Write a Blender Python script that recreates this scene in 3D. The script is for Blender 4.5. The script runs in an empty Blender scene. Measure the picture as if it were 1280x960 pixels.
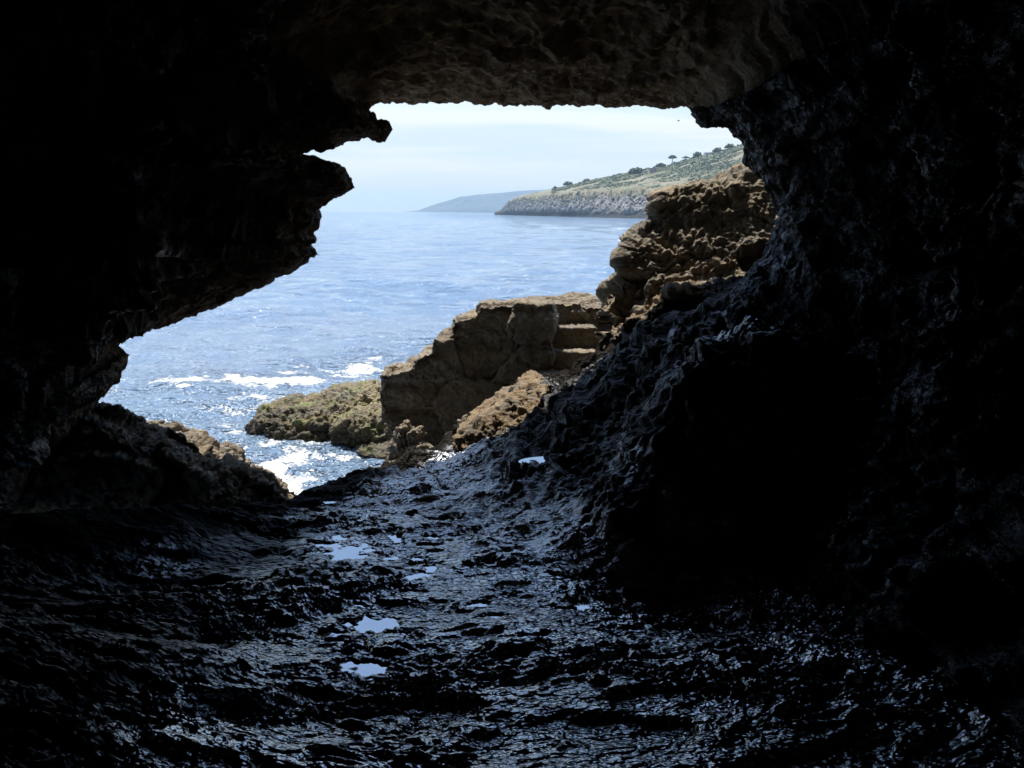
import bpy, math, random
import numpy as np
from mathutils import Matrix, Vector

random.seed(7)
rng = np.random.default_rng(11)
scn = bpy.context.scene
col = scn.collection

# ------------------------------------------------------------------ camera frame (photo is 1280 x 960)
EYE = 3.0                      # camera height above the sea (sea level is z = 0)
F = 1000.0                     # focal length in photo pixels
PITCH = math.radians(12.09)
ROLL = 0.012
CAMR = np.array((Matrix.Rotation(math.pi / 2 - PITCH, 3, 'X') @ Matrix.Rotation(ROLL, 3, 'Z')))


def ray(u, v):
    c = np.stack([(np.asarray(u, float) - 640) / F, -(np.asarray(v, float) - 480) / F, -np.ones_like(np.asarray(u, float))], -1)
    return c @ CAMR.T


def at(u, v, y):
    """Point seen at photo position (u, v) whose forward distance is y metres."""
    d = ray(u, v)
    return d * (np.asarray(y, float) / d[..., 1])[..., None] + np.array([0, 0, EYE])


def at_z(u, v, zrel):
    """Point seen at (u, v) lying zrel metres above (negative: below) the eye."""
    d = ray(u, v)
    return d * (np.asarray(zrel, float) / d[..., 2])[..., None] + np.array([0, 0, EYE])


# ------------------------------------------------------------------ noise
def _hash(ix, iy, iz, seed):
    h = (ix.astype(np.uint32) * np.uint32(374761393) + iy.astype(np.uint32) * np.uint32(668265263)
         + iz.astype(np.uint32) * np.uint32(2147483647) + np.uint32((seed * 974634777) & 0xffffffff))
    h = (h ^ (h >> np.uint32(13))) * np.uint32(1274126177)
    h = (h ^ (h >> np.uint32(16))) * np.uint32(2246822519)
    return h ^ (h >> np.uint32(15))


_G = rng.normal(size=(256, 3)).astype(np.float32)
_G /= np.linalg.norm(_G, axis=1)[:, None]


def perlin(p, seed=0):
    p = np.asarray(p, np.float32)
    fl = np.floor(p)
    i = fl.astype(np.int64)
    f = p - fl
    w = f * f * f * (f * (f * 6 - 15) + 10)
    out = np.zeros(len(p), np.float32)
    for dx in (0, 1):
        wx = w[:, 0] if dx else 1 - w[:, 0]
        for dy in (0, 1):
            wy = w[:, 1] if dy else 1 - w[:, 1]
            for dz in (0, 1):
                wz = w[:, 2] if dz else 1 - w[:, 2]
                g = _G[_hash(i[:, 0] + dx, i[:, 1] + dy, i[:, 2] + dz, seed) & np.uint32(255)]
                out += wx * wy * wz * (g[:, 0] * (f[:, 0] - dx) + g[:, 1] * (f[:, 1] - dy) + g[:, 2] * (f[:, 2] - dz))
    return out * 1.6


def fbm(p, octaves=4, seed=0, gain=0.5, lac=2.03):
    out = np.zeros(len(p), np.float32)
    a = 1.0
    q = np.asarray(p, np.float32)
    for k in range(octaves):
        out += a * perlin(q, seed + k * 17)
        q = q * lac + 3.7
        a *= gain
    return out


def ridged(p, octaves=4, seed=0, gain=0.5):
    out = np.zeros(len(p), np.float32)
    a = 1.0
    q = np.asarray(p, np.float32)
    for k in range(octaves):
        out += a * (1 - 2 * np.abs(perlin(q, seed + k * 13)))
        q = q * 2.07 + 1.9
        a *= gain
    return out


def worley(p, seed=0):
    p = np.asarray(p, np.float32)
    fl = np.floor(p)
    i = fl.astype(np.int64)
    f = p - fl
    best = np.full(len(p), 9.0, np.float32)
    for dx in (-1, 0, 1):
        for dy in (-1, 0, 1):
            for dz in (-1, 0, 1):
                h = _hash(i[:, 0] + dx, i[:, 1] + dy, i[:, 2] + dz, seed)
                ox = (h & np.uint32(1023)).astype(np.float32) / 1023 + dx - f[:, 0]
                oy = ((h >> np.uint32(10)) & np.uint32(1023)).astype(np.float32) / 1023 + dy - f[:, 1]
                oz = ((h >> np.uint32(20)) & np.uint32(1023)).astype(np.float32) / 1023 + dz - f[:, 2]
                best = np.minimum(best, ox * ox + oy * oy + oz * oz)
    return np.sqrt(best)


def cells(p, seed=0):
    """Voronoi blocks: a random value per block and the distance to the block's border."""
    p = np.asarray(p, np.float32)
    fl = np.floor(p)
    i = fl.astype(np.int64)
    f = p - fl
    d1 = np.full(len(p), 9.0, np.float32)
    d2 = np.full(len(p), 9.0, np.float32)
    val = np.zeros(len(p), np.float32)
    for dx in (-1, 0, 1):
        for dy in (-1, 0, 1):
            for dz in (-1, 0, 1):
                h = _hash(i[:, 0] + dx, i[:, 1] + dy, i[:, 2] + dz, seed)
                ox = (h & np.uint32(1023)).astype(np.float32) / 1023 + dx - f[:, 0]
                oy = ((h >> np.uint32(10)) & np.uint32(1023)).astype(np.float32) / 1023 + dy - f[:, 1]
                oz = ((h >> np.uint32(20)) & np.uint32(1023)).astype(np.float32) / 1023 + dz - f[:, 2]
                d = np.sqrt(ox * ox + oy * oy + oz * oz)
                hv = ((h >> np.uint32(5)) & np.uint32(255)).astype(np.float32) / 255
                near = d < d1
                d2 = np.where(near, d1, np.minimum(d2, d))
                val = np.where(near, hv, val)
                d1 = np.where(near, d, d1)
    return val, d2 - d1


def smooth(e0, e1, x):
    t = np.clip((x - e0) / (e1 - e0), 0, 1)
    return t * t * (3 - 2 * t)


# ------------------------------------------------------------------ mesh helpers
def mesh_np(name, v, faces, mat, shade_smooth=True, parent=None):
    me = bpy.data.meshes.new(name)
    v = np.ascontiguousarray(v, np.float32)
    faces = np.ascontiguousarray(faces, np.int32)
    n, k = faces.shape
    me.vertices.add(len(v))
    me.vertices.foreach_set('co', v.ravel())
    me.loops.add(n * k)
    me.loops.foreach_set('vertex_index', faces.ravel())
    me.polygons.add(n)
    me.polygons.foreach_set('loop_start', np.arange(0, n * k, k, dtype=np.int32))
    me.polygons.foreach_set('use_smooth', np.full(n, shade_smooth))
    me.update(calc_edges=True)
    me.validate()
    me.materials.append(mat)
    o = bpy.data.objects.new(name, me)
    col.objects.link(o)
    if parent:
        o.parent = parent
    return o


def grid_faces(nr, nc):
    a = np.arange(nr * nc).reshape(nr, nc)
    return np.stack([a[:-1, :-1], a[:-1, 1:], a[1:, 1:], a[1:, :-1]], -1).reshape(-1, 4)


def grid_normals(P):
    du = np.gradient(P, axis=1)
    dv = np.gradient(P, axis=0)
    n = np.cross(du, dv)
    return n / (np.linalg.norm(n, axis=-1, keepdims=True) + 1e-9)


def tag(o, label=None, cat=None, group=None, kind=None):
    if label:
        o['label'] = label
    if cat:
        o['category'] = cat
    if group:
        o['group'] = group
    if kind:
        o['kind'] = kind
    return o


def empty(name, loc):
    o = bpy.data.objects.new(name, None)
    o.location = loc
    o.empty_display_size = 0.2
    col.objects.link(o)
    return o


def put(parent, child):
    """Parent without moving: children are built in world space."""
    child.parent = parent
    child.matrix_parent_inverse = Matrix.Translation(parent.location).inverted()
    return child


# ------------------------------------------------------------------ materials
class NT:
    def __init__(self, name):
        self.m = bpy.data.materials.new(name)
        self.m.use_nodes = True
        self.t = self.m.node_tree
        self.bsdf = self.t.nodes['Principled BSDF']
        self.out = self.t.nodes['Material Output']

    def n(self, kind, **kw):
        nd = self.t.nodes.new(kind)
        for k, val in kw.items():
            if k.startswith('_'):
                setattr(nd, k[1:], val)
            else:
                nd.inputs[k.replace('__', ' ')].default_value = val
        return nd

    def l(self, a, b):
        self.t.links.new(a, b)

    def coords(self, scale=(1, 1, 1)):
        tc = self.n('ShaderNodeNewGeometry')
        mp = self.n('ShaderNodeMapping')
        mp.inputs['Scale'].default_value = scale
        self.l(tc.outputs['Position'], mp.inputs['Vector'])
        return mp.outputs['Vector']

    def noise(self, vec, scale, detail=6, rough=0.6, dist=0.0):
        nd = self.n('ShaderNodeTexNoise', Scale=scale, Detail=detail, Roughness=rough, Distortion=dist)
        self.l(vec, nd.inputs['Vector'])
        return nd.outputs['Fac']

    def ramp(self, fac, stops, interp='LINEAR'):
        r = self.n('ShaderNodeValToRGB')
        r.color_ramp.interpolation = interp
        e = r.color_ramp.elements
        while len(e) < len(stops):
            e.new(0.5)
        for el, (pos, c) in zip(e, stops):
            el.position = pos
            el.color = (*c, 1) if len(c) == 3 else c
        self.l(fac, r.inputs['Fac'])
        return r.outputs['Color']

    def math(self, op, a, b=None):
        nd = self.n('ShaderNodeMath', _operation=op)
        for i, x in enumerate((a, b)):
            if x is None:
                continue
            if isinstance(x, (int, float)):
                nd.inputs[i].default_value = x
            else:
                self.l(x, nd.inputs[i])
        return nd.outputs[0]

    def mix(self, fac, a, b):
        nd = self.n('ShaderNodeMix', _data_type='RGBA')
        for s, x in ((0, fac), (6, a), (7, b)):
            if isinstance(x, (int, float)):
                nd.inputs[s].default_value = x
            elif isinstance(x, tuple):
                nd.inputs[s].default_value = (*x, 1)
            else:
                self.l(x, nd.inputs[s])
        return nd.outputs[2]

    def bump(self, h, strength, dist, normal=None):
        b = self.n('ShaderNodeBump', Strength=strength, Distance=dist)
        self.l(h, b.inputs['Height'])
        if normal is not None:
            self.l(normal, b.inputs['Normal'])
        return b.outputs['Normal']


def rock_material(name, dark, mid, light, rough=(0.75, 0.95), scale=1.0, bump=0.6, spec=0.3, strata=6.0, tint=None):
    k = NT(name)
    v = k.coords((1, 1, 1.6))
    big = k.noise(v, 1.3 * scale, 5, 0.6, 0.3)
    fine = k.noise(v, 14 * scale, 8, 0.7)
    band = k.noise(k.coords((0.4, 0.4, strata)), 1.0, 4, 0.55, 0.2)
    c1 = k.ramp(big, [(0.3, dark), (0.52, mid), (0.72, light)])
    c2 = k.ramp(fine, [(0.3, dark), (0.6, mid), (0.78, light)])
    c3 = k.ramp(band, [(0.35, dark), (0.65, light)])
    c = k.mix(0.5, k.mix(0.35, c1, c3), c2)
    if tint:
        c = k.mix(k.ramp(k.noise(v, 2.6 * scale, 4), [(0.5, (0, 0, 0)), (0.68, (1, 1, 1))]), c, tint)
    grey = k.n('ShaderNodeMapRange')
    grey.inputs['From Min'].default_value, grey.inputs['From Max'].default_value = 0.50, 0.62
    k.l(k.noise(k.coords((1, 1, 2.2)), 2.3, 7, 0.7, 0.4), grey.inputs['Value'])
    c = k.mix(k.math('MULTIPLY', grey.outputs[0], 0.6), c, tuple(x * 1.0 for x in (mid[1] * 0.75, mid[1] * 0.74, mid[1] * 0.70)))
    sep = k.n('ShaderNodeSeparateXYZ')                       # dark wet band at the waterline
    k.l(k.n('ShaderNodeNewGeometry').outputs['Position'], sep.inputs[0])
    tide = k.n('ShaderNodeMapRange')
    tide.inputs['From Min'].default_value, tide.inputs['From Max'].default_value = 0.42, 0.10
    k.l(k.math('ADD', sep.outputs['Z'], k.math('MULTIPLY', k.math('SUBTRACT', big, 0.5), 0.9)), tide.inputs['Value'])
    c = k.mix(k.math('MULTIPLY', tide.outputs[0], 0.75), c, (0.035, 0.028, 0.018))
    k.l(c, k.bsdf.inputs['Base Color'])
    r = k.n('ShaderNodeMapRange')
    r.inputs['To Min'].default_value, r.inputs['To Max'].default_value = rough
    r.inputs['From Min'].default_value, r.inputs['From Max'].default_value = 0.3, 0.7
    k.l(big, r.inputs['Value'])
    k.l(r.outputs[0], k.bsdf.inputs['Roughness'])
    k.bsdf.inputs['Specular IOR Level'].default_value = spec
    vor = k.n('ShaderNodeTexVoronoi', Scale=22 * scale)
    k.l(v, vor.inputs['Vector'])
    b1 = k.bump(k.noise(v, 9 * scale, 10, 0.68), bump, 0.10 / scale)
    b2 = k.bump(vor.outputs['Distance'], bump * 0.5, 0.03 / scale, b1)
    k.l(b2, k.bsdf.inputs['Normal'])
    return k.m


def wet_rock_material(name, c_lo, c_hi, r_lo, r_hi, bump1, bump2, sc=1.0, stretch=(1, 1, 1)):
    k = NT(name)
    v = k.coords(stretch)
    big = k.noise(v, 2.0 * sc, 6, 0.6)
    k.l(k.ramp(k.noise(v, 7 * sc, 8, 0.65), [(0.3, c_lo), (0.7, c_hi)]), k.bsdf.inputs['Base Color'])
    r = k.n('ShaderNodeMapRange')
    r.inputs['From Min'].default_value, r.inputs['From Max'].default_value = 0.35, 0.65
    r.inputs['To Min'].default_value, r.inputs['To Max'].default_value = r_lo, r_hi
    k.l(big, r.inputs['Value'])
    k.l(r.outputs[0], k.bsdf.inputs['Roughness'])
    k.bsdf.inputs['Specular IOR Level'].default_value = 0.4
    b1 = k.bump(k.noise(v, 16 * sc, 8, 0.68), bump1, 0.05)
    b2 = k.bump(k.noise(v, 75 * sc, 6, 0.7), bump2, 0.012, b1)
    k.l(b2, k.bsdf.inputs['Normal'])
    return k.m


M_ROCK = rock_material('dry_rock', (0.11, 0.09, 0.066), (0.28, 0.225, 0.155), (0.47, 0.385, 0.265), bump=0.7)
M_ROCK_WARM = rock_material('warm_rock', (0.12, 0.085, 0.05), (0.28, 0.20, 0.115), (0.42, 0.31, 0.18), bump=0.7)
M_WEED = rock_material('weedy_rock', (0.10, 0.072, 0.038), (0.29, 0.23, 0.125), (0.48, 0.42, 0.26), rough=(0.4, 0.8),
                       scale=1.6, bump=0.8, tint=(0.20, 0.24, 0.08))


def cave_material(name, wet_dim_lo, wet_dim_hi, lit_lo, lit_hi, r_wet, r_mouth, y0=4.3, y1=5.6, sheen=0.75):
    """Wet rock, gloom inside and light at the mouth put into its colour."""
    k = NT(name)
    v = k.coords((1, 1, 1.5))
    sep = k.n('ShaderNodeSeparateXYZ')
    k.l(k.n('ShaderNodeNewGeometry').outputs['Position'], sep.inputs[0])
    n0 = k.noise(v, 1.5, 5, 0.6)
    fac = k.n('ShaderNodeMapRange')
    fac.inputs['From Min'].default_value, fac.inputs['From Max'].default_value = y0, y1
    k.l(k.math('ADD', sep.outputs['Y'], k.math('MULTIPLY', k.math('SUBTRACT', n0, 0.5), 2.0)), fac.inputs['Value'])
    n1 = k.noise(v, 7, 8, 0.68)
    wet = k.ramp(n1, [(0.3, wet_dim_lo), (0.7, wet_dim_hi)])
    painted_shading = k.ramp(n1, [(0.3, lit_lo), (0.7, lit_hi)])
    k.l(k.mix(fac.outputs[0], wet, painted_shading), k.bsdf.inputs['Base Color'])
    r = k.n('ShaderNodeMapRange')
    r.inputs['To Min'].default_value, r.inputs['To Max'].default_value = r_wet, r_mouth
    k.l(k.math('ADD', fac.outputs[0], k.math('MULTIPLY', k.math('SUBTRACT', n1, 0.5), 0.8)), r.inputs['Value'])
    k.l(r.outputs[0], k.bsdf.inputs['Roughness'])
    sm = k.n('ShaderNodeMapRange')
    sm.inputs['From Min'].default_value, sm.inputs['From Max'].default_value = 0.50, 0.66
    sm.inputs['To Min'].default_value, sm.inputs['To Max'].default_value = 0.05, sheen
    k.l(k.noise(v, 3.2, 6, 0.7), sm.inputs['Value'])
    k.l(sm.outputs[0], k.bsdf.inputs['Specular IOR Level'])
    vo = k.n('ShaderNodeTexVoronoi', Scale=26.0)
    k.l(v, vo.inputs['Vector'])
    b = k.bump(k.noise(v, 11, 5, 0.65), 0.8, 0.07)
    b = k.bump(vo.outputs['Distance'], 0.5, 0.02, b)
    b = k.bump(k.noise(v, 70, 2, 0.6), 0.6, 0.010, b)
    k.l(b, k.bsdf.inputs['Normal'])
    return k.m


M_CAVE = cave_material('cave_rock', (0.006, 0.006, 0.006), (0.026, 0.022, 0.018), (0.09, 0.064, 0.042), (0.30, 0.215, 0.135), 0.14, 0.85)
M_WALL = cave_material('dark_cave_rock', (0.005, 0.005, 0.005), (0.020, 0.018, 0.015), (0.022, 0.018, 0.014), (0.060, 0.046, 0.032), 0.14, 0.7, 5.2, 6.4, 0.5)  # right wall: shade at the lip put into the colour
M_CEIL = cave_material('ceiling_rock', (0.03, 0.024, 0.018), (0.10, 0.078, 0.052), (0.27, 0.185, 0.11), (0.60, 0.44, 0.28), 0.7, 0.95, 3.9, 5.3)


def floor_material():
    """Dark wet rock, rough on the shelf; the mask puts shade into its gloss."""
    k = NT('wet_floor_rock')
    v = k.coords((0.8, 1.3, 1))
    att = k.n('ShaderNodeAttribute', _attribute_name='painted_shading')
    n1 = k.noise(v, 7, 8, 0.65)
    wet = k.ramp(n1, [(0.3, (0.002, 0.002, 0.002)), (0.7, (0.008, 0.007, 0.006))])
    painted_shading = k.ramp(n1, [(0.3, (0.004, 0.0035, 0.003)), (0.7, (0.020, 0.016, 0.012))])
    k.l(k.mix(att.outputs['Fac'], wet, painted_shading), k.bsdf.inputs['Base Color'])
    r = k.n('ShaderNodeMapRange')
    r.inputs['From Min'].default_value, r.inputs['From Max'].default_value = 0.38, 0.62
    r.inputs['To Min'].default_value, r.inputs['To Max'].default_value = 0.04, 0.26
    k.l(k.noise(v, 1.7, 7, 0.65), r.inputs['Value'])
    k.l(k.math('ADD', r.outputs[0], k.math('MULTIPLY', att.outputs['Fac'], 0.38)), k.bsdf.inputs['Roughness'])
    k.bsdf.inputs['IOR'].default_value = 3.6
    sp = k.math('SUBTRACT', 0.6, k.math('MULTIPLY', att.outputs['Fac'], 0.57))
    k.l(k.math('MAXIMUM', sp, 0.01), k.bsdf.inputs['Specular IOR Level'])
    b = k.bump(k.noise(v, 15, 2.5, 0.6), 1.0, 0.055)
    b = k.bump(k.noise(v, 52, 1, 0.6), 0.7, 0.012, b)
    k.l(b, k.bsdf.inputs['Normal'])
    return k.m


M_FLOOR = floor_material()
M_CLIFF = rock_material('cliff_rock', (0.10, 0.08, 0.055), (0.22, 0.18, 0.125), (0.36, 0.30, 0.21), bump=0.6)


def water_material(name):
    k = NT(name)
    k.bsdf.inputs['Base Color'].default_value = (0.012, 0.014, 0.016, 1)
    k.bsdf.inputs['Roughness'].default_value = 0.03
    k.bsdf.inputs['IOR'].default_value = 5.0
    k.l(k.bump(k.noise(k.coords(), 7, 2, 0.5), 0.10, 0.02), k.bsdf.inputs['Normal'])
    return k.m


M_POOL = water_material('still_water')

# ------------------------------------------------------------------ the cave shell (walls and roof), lofted from the mouth inwards
LIP = [  # photo position and forward distance of the mouth's edge, from low on the left over the top to low on the right
    (20, 640, 5.2), (50, 570, 5.3), (100, 524, 5.4), (128, 501, 5.5), (150, 478, 5.5), (163, 455, 5.5), (163, 441, 5.5), (153, 432, 5.6),
    (175, 420, 5.7), (205, 409, 5.75), (230, 400, 5.8), (262, 387, 5.85), (300, 370, 5.9), (340, 352, 5.9), (368, 338, 5.9),
    (390, 325, 5.85), (398, 317, 5.8), (392, 308, 5.8), (397, 301, 5.75), (393, 291, 5.75), (400, 282, 5.7), (403, 272, 5.7),
    (398, 263, 5.65), (410, 255, 5.6), (425, 245, 5.55), (440, 234, 5.5), (441, 220, 5.5), (436, 215, 5.5), (425, 207, 5.5),
    (416, 204, 5.55), (400, 204, 5.6), (386, 203, 5.7), (379, 198, 5.75), (381, 192, 5.8), (396, 190, 5.8), (420, 184, 5.8),
    (440, 178, 5.8), (456, 173, 5.75), (475, 172, 5.7), (484, 166, 5.7), (482, 161, 5.7), (472, 155, 5.75), (464, 148, 5.8),
    (463, 141, 5.9), (466, 131, 6.1), (480, 130, 6.3), (520, 131, 6.4), (560, 129, 6.4), (600, 130, 6.4), (640, 132, 6.4),
    (680, 135, 6.4), (710, 132, 6.4), (745, 133, 6.4), (790, 134, 6.35), (830, 136, 6.3), (861, 135, 6.1), (865, 144, 5.95),
    (871, 153, 5.9), (882, 159, 5.85), (896, 160, 5.8), (908, 160, 5.8), (915, 169, 5.8), (922, 175, 5.8), (928, 185, 5.8),
    (929, 200, 5.85), (934, 208, 5.9), (946, 224, 5.9), (958, 240, 5.9), (967, 262, 5.8), (969, 278, 5.7), (958, 300, 5.6),
    (948, 322, 5.5), (930, 342, 5.4), (912, 362, 5.3), (905, 392, 5.2), (915, 440, 5.1), (940, 520, 5.0), (960, 600, 4.9)]


def build_cave():
    lip = np.array(LIP, float)
    seg = np.linalg.norm(np.diff(lip[:, :2], axis=0), axis=1)
    arc = np.concatenate([[0], np.cumsum(seg)])
    NS = 1000
    s = np.linspace(0, arc[-1], NS)
    U, V, D = (np.interp(s, arc, lip[:, i]) for i in range(3))
    ang = np.unwrap(np.arctan2(-(V - 330), U - 610))          # over the top, from ~200 deg down to ~ -30 deg
    if ang[0] < 0:
        ang += 2 * math.pi
    # monotone, smoothed
    mono = np.minimum.accumulate(ang)
    ker = np.hanning(121)
    ker /= ker.sum()
    pad = np.concatenate([np.full(60, mono[0]), mono, np.full(60, mono[-1])])
    th = np.convolve(pad, ker, 'valid')
    th = np.interp(np.linspace(0, 1, NS), np.linspace(0, 1, NS), th)
    th = th + (np.linspace(0.35, 0, NS) ** 2) * 2.0 - (np.linspace(0, 0.5, NS) ** 4) * 6.0
    L = at(U, V, D)

    def tube(y, left, right, up, down, cz=EYE - 0.1):
        c, sn = np.cos(th), np.sin(th)
        x = np.where(c < 0, left, right) * np.sign(c) * np.abs(c) ** 0.85
        z = np.where(sn > 0, up, down) * np.sign(sn) * np.abs(sn) ** 0.85
        return np.stack([x, np.full(NS, y), cz + z], -1)

    T1 = tube(2.8, 2.7, 1.65, 1.45, 2.6)
    T0 = tube(-0.2, 2.6, 1.8, 1.75, 2.6)
    T2 = tube(-3.5, 2.3, 2.2, 1.6, 2.6)
    TE = tube(-6.5, 0.15, 0.15, 0.1, 0.1)
    A = L * 0.62 + T1 * 0.38
    rad = np.stack([np.cos(th), np.zeros(NS), np.sin(th)], -1)
    rad[:, 0] = np.sign(rad[:, 0]) * np.abs(rad[:, 0]) ** 0.8
    upw = smooth(0.35, 0.85, rad[:, 2])[:, None]
    lf = smooth(0.3, 0.8, -rad[:, 0])[:, None]
    fwd = np.array([0, 1.0, 0])
    shade_ovh = SHADE_OVERHANG * np.interp(L[:, 0], [-2.2, -1.7, -1.2, -0.75, -0.5, -0.1, 0.35, 0.7, 1.5], [0.4, 1.2, 1.1, 0.8, 0.8, 1.05, 0.8, 0.2, 0.0])[:, None]  # unseen overhang, its reach shaped to set where sunlight meets the rock
    tg = np.gradient(np.stack([np.convolve(np.pad(L[:, i], 7, mode='edge'), np.ones(15) / 15, 'valid') for i in range(3)], -1), axis=0)
    ln = np.stack([-tg[:, 2], 0 * tg[:, 0], tg[:, 0]], -1)
    ln /= np.linalg.norm(ln, axis=1, keepdims=True) + 1e-9          # square to the mouth's edge, away from the opening
    O1 = L + rad * 0.12 + ln * 0.09 + fwd * 0.30
    O2 = L + ln * 0.15 + rad * (0.55 + 1.3 * upw) + fwd * (0.7 - 0.1 * lf + shade_ovh * upw)
    O3 = L + rad * (3.0 + 1.5 * upw) + fwd * (1.1 - 0.2 * lf + (shade_ovh + 0.2) * upw)
    O4 = L + rad * 14.0 + fwd * (1.8 - 0.8 * lf + shade_ovh * upw)
    ctrl = [O4 + rad * 4, O4, O3, O2, O1, L, A, T1, T0, T2, TE, TE + np.array([0, -0.5, 0])]
    counts = [30, 26, 34, 40, 110, 190, 90, 50, 24]        # rows per span between ctrl[1] .. ctrl[10]
    rows = []
    tl = []
    for k, c in enumerate(counts):
        p0, p1, p2, p3 = ctrl[k], ctrl[k + 1], ctrl[k + 2], ctrl[k + 3]
        d01 = np.linalg.norm(p1 - p0, axis=1, keepdims=True) ** 0.5 + 1e-6
        d12 = np.linalg.norm(p2 - p1, axis=1, keepdims=True) ** 0.5 + 1e-6
        d23 = np.linalg.norm(p3 - p2, axis=1, keepdims=True) ** 0.5 + 1e-6
        m1 = (p2 - p1) + d12 * ((p1 - p0) / d01 - (p2 - p0) / (d01 + d12))
        m2 = (p2 - p1) + d12 * ((p3 - p2) / d23 - (p3 - p1) / (d12 + d23))
        ts = np.arange(c) / c
        for t in ts:
            h = (2 * t ** 3 - 3 * t * t + 1, t ** 3 - 2 * t * t + t, -2 * t ** 3 + 3 * t * t, t ** 3 - t * t)
            rows.append(h[0] * p1 + h[1] * m1 + h[2] * p2 + h[3] * m2)
            tl.append(k + t)
    P = np.array(rows)
    tl = np.array(tl)
    nr = len(P)
    # smooth the base a little along s away from the lip so the spikes fade into the walls
    away = smooth(0.5, 2.0, np.abs(tl - 4))[:, None, None]
    ker = np.hanning(61)
    ker /= ker.sum()
    S = np.stack([np.array([np.convolve(np.pad(P[r, :, i], 30, mode='edge'), ker, 'valid') for r in range(nr)]) for i in range(3)], -1)
    P = P * (1 - away) + S * away
    N = grid_normals(P)
    axis = np.stack([np.zeros(nr), P[:, :, 1].mean(1), np.full(nr, EYE)], -1)[:, None, :] - P
    if (N * axis).sum() < 0:
        N = -N
    # point normals to the inside of the cave
    q = P.reshape(-1, 3)
    far = smooth(0.0, 1.3, np.abs(tl - 4)).repeat(NS)
    out = smooth(3.4, 2.0, tl).repeat(NS)
    low = fbm(q * 0.85, 3, 5) * 0.30 + fbm(q * 2.3 * np.array([1, 1, 1.5]), 3, 21) * 0.15 - 0.30
    strata = ridged(q * np.array([1.2, 1.2, 7.0]) + 0.25 * fbm(q * 2, 2, 9)[:, None], 3, 31) * 0.035
    wq = q + 0.10 * np.stack([fbm(q * 3.1, 3, 43), fbm(q * 3.1, 3, 44), fbm(q * 3.1, 3, 45)], -1)
    mid = fbm(wq * 3.6, 5, 41, 0.58) * 0.060 - smooth(0.5, 0.0, worley(wq * 4.0, 47)) * 0.06
    pits = -smooth(0.42, 0.08, worley(wq * 9.0, 3)) * 0.040 * smooth(-0.3, 0.3, fbm(q * 1.1, 2, 77)) - smooth(0.4, 0.1, worley(wq * 21.0, 6)) * 0.012
    disp = low * far + strata * (0.25 + 0.75 * far) + mid * (0.45 + 0.75 * far) + pits * (0.3 + 0.7 * far)
    disp += (ridged(q * np.array([1.1, 5.5, 5.0]) + 0.3 * fbm(q * 2.2, 2, 49)[:, None], 4, 48, 0.6) - 0.7) * 0.014 * smooth(0.3, 1.0, tl - 3.9).repeat(NS)
    outw = (out * (0.30 + 0.45 * fbm(q * 0.5, 4, 3)))[:, None] * np.tile(rad, (nr, 1))
    lipz = 1 - far
    disp -= 0.02 * lipz
    disp *= 1 - 0.75 * smooth(3.95, 3.0, tl).repeat(NS)
    Pd = q + N.reshape(-1, 3) * disp[:, None] + outw
    # ragged lip: a small wobble in the plane of the mouth
    Pd[:, 2] += lipz * (fbm(q * 14, 3, 91) * 0.020)
    Pd[:, 0] += lipz * (fbm(q * 14, 3, 93) * 0.018)
    Pd = Pd.reshape(nr, NS, 3)
    i_l = int(np.searchsorted(-U[:int(NS * .62)] * 0 + s[:int(NS * .62)], arc[44]))     # corner (466,131)
    i_r = int(np.searchsorted(s, arc[55]))                                            # corner (861,135)
    lip_row = int(np.argmin(np.abs(tl - 4)))
    r_out = int(np.argmin(np.abs(tl - 3.0)))

    def patch(name, r0, r1, c0, c1, mat):
        sub = Pd[r0:r1 + 1, c0:c1 + 1]
        return tag(mesh_np(name, sub.reshape(-1, 3), grid_faces(sub.shape[0], sub.shape[1]), mat), kind='structure')

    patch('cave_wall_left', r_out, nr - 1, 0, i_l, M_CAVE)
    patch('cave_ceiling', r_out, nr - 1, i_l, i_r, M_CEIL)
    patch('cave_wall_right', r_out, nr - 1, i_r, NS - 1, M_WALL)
    patch('cliff', 0, r_out, 0, NS - 1, M_CLIFF)


SHADE_OVERHANG = 1.6
build_cave()

# ------------------------------------------------------------------ the cave floor (a height field through measured points)
FLOOR = [  # photo position, height below the eye
    (-300, 960, -1.35), (0, 960, -1.38), (320, 960, -1.60), (640, 960, -1.62), (960, 960, -1.58), (1280, 960, -1.5), (1500, 960, -1.45),
    (-200, 800, -1.20), (0, 800, -1.46), (120, 760, -1.62), (300, 800, -1.72), (640, 800, -1.72), (900, 800, -1.70), (1150, 800, -1.62), (1350, 800, -1.5),
    (0, 730, -1.66), (150, 718, -1.83), (280, 708, -1.88), (400, 700, -1.85), (640, 700, -1.83), (800, 690, -1.80), (950, 690, -1.76), (1100, 700, -1.66),
    (1250, 700, -1.5), (-100, 648, -1.50), (100, 648, -1.62), (230, 648, -1.74), (300, 640, -1.88), (350, 630, -2.00), (420, 606, -2.05), (480, 586, -2.05), (540, 566, -2.06),
    (560, 630, -1.92), (620, 610, -1.88), (650, 590, -1.83), (700, 580, -1.72), (770, 590, -1.62), (850, 680, -1.77), (960, 670, -1.74),
    (860, 520, -1.10), (960, 500, -1.0), (800, 540, -1.38), (870, 470, -1.02), (870, 430, -0.90), (940, 440, -0.85), (1000, 440, -0.80), (1080, 610, -1.40),
    (740, 458, -1.32), (800, 425, -1.02), (860, 398, -0.82), (690, 474, -1.50), (655, 492, -1.62), (600, 534, -1.88), (575, 550, -1.98)]
fl = np.array(FLOOR)
fc = at_z(fl[:, 0], fl[:, 1], fl[:, 2])
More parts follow.
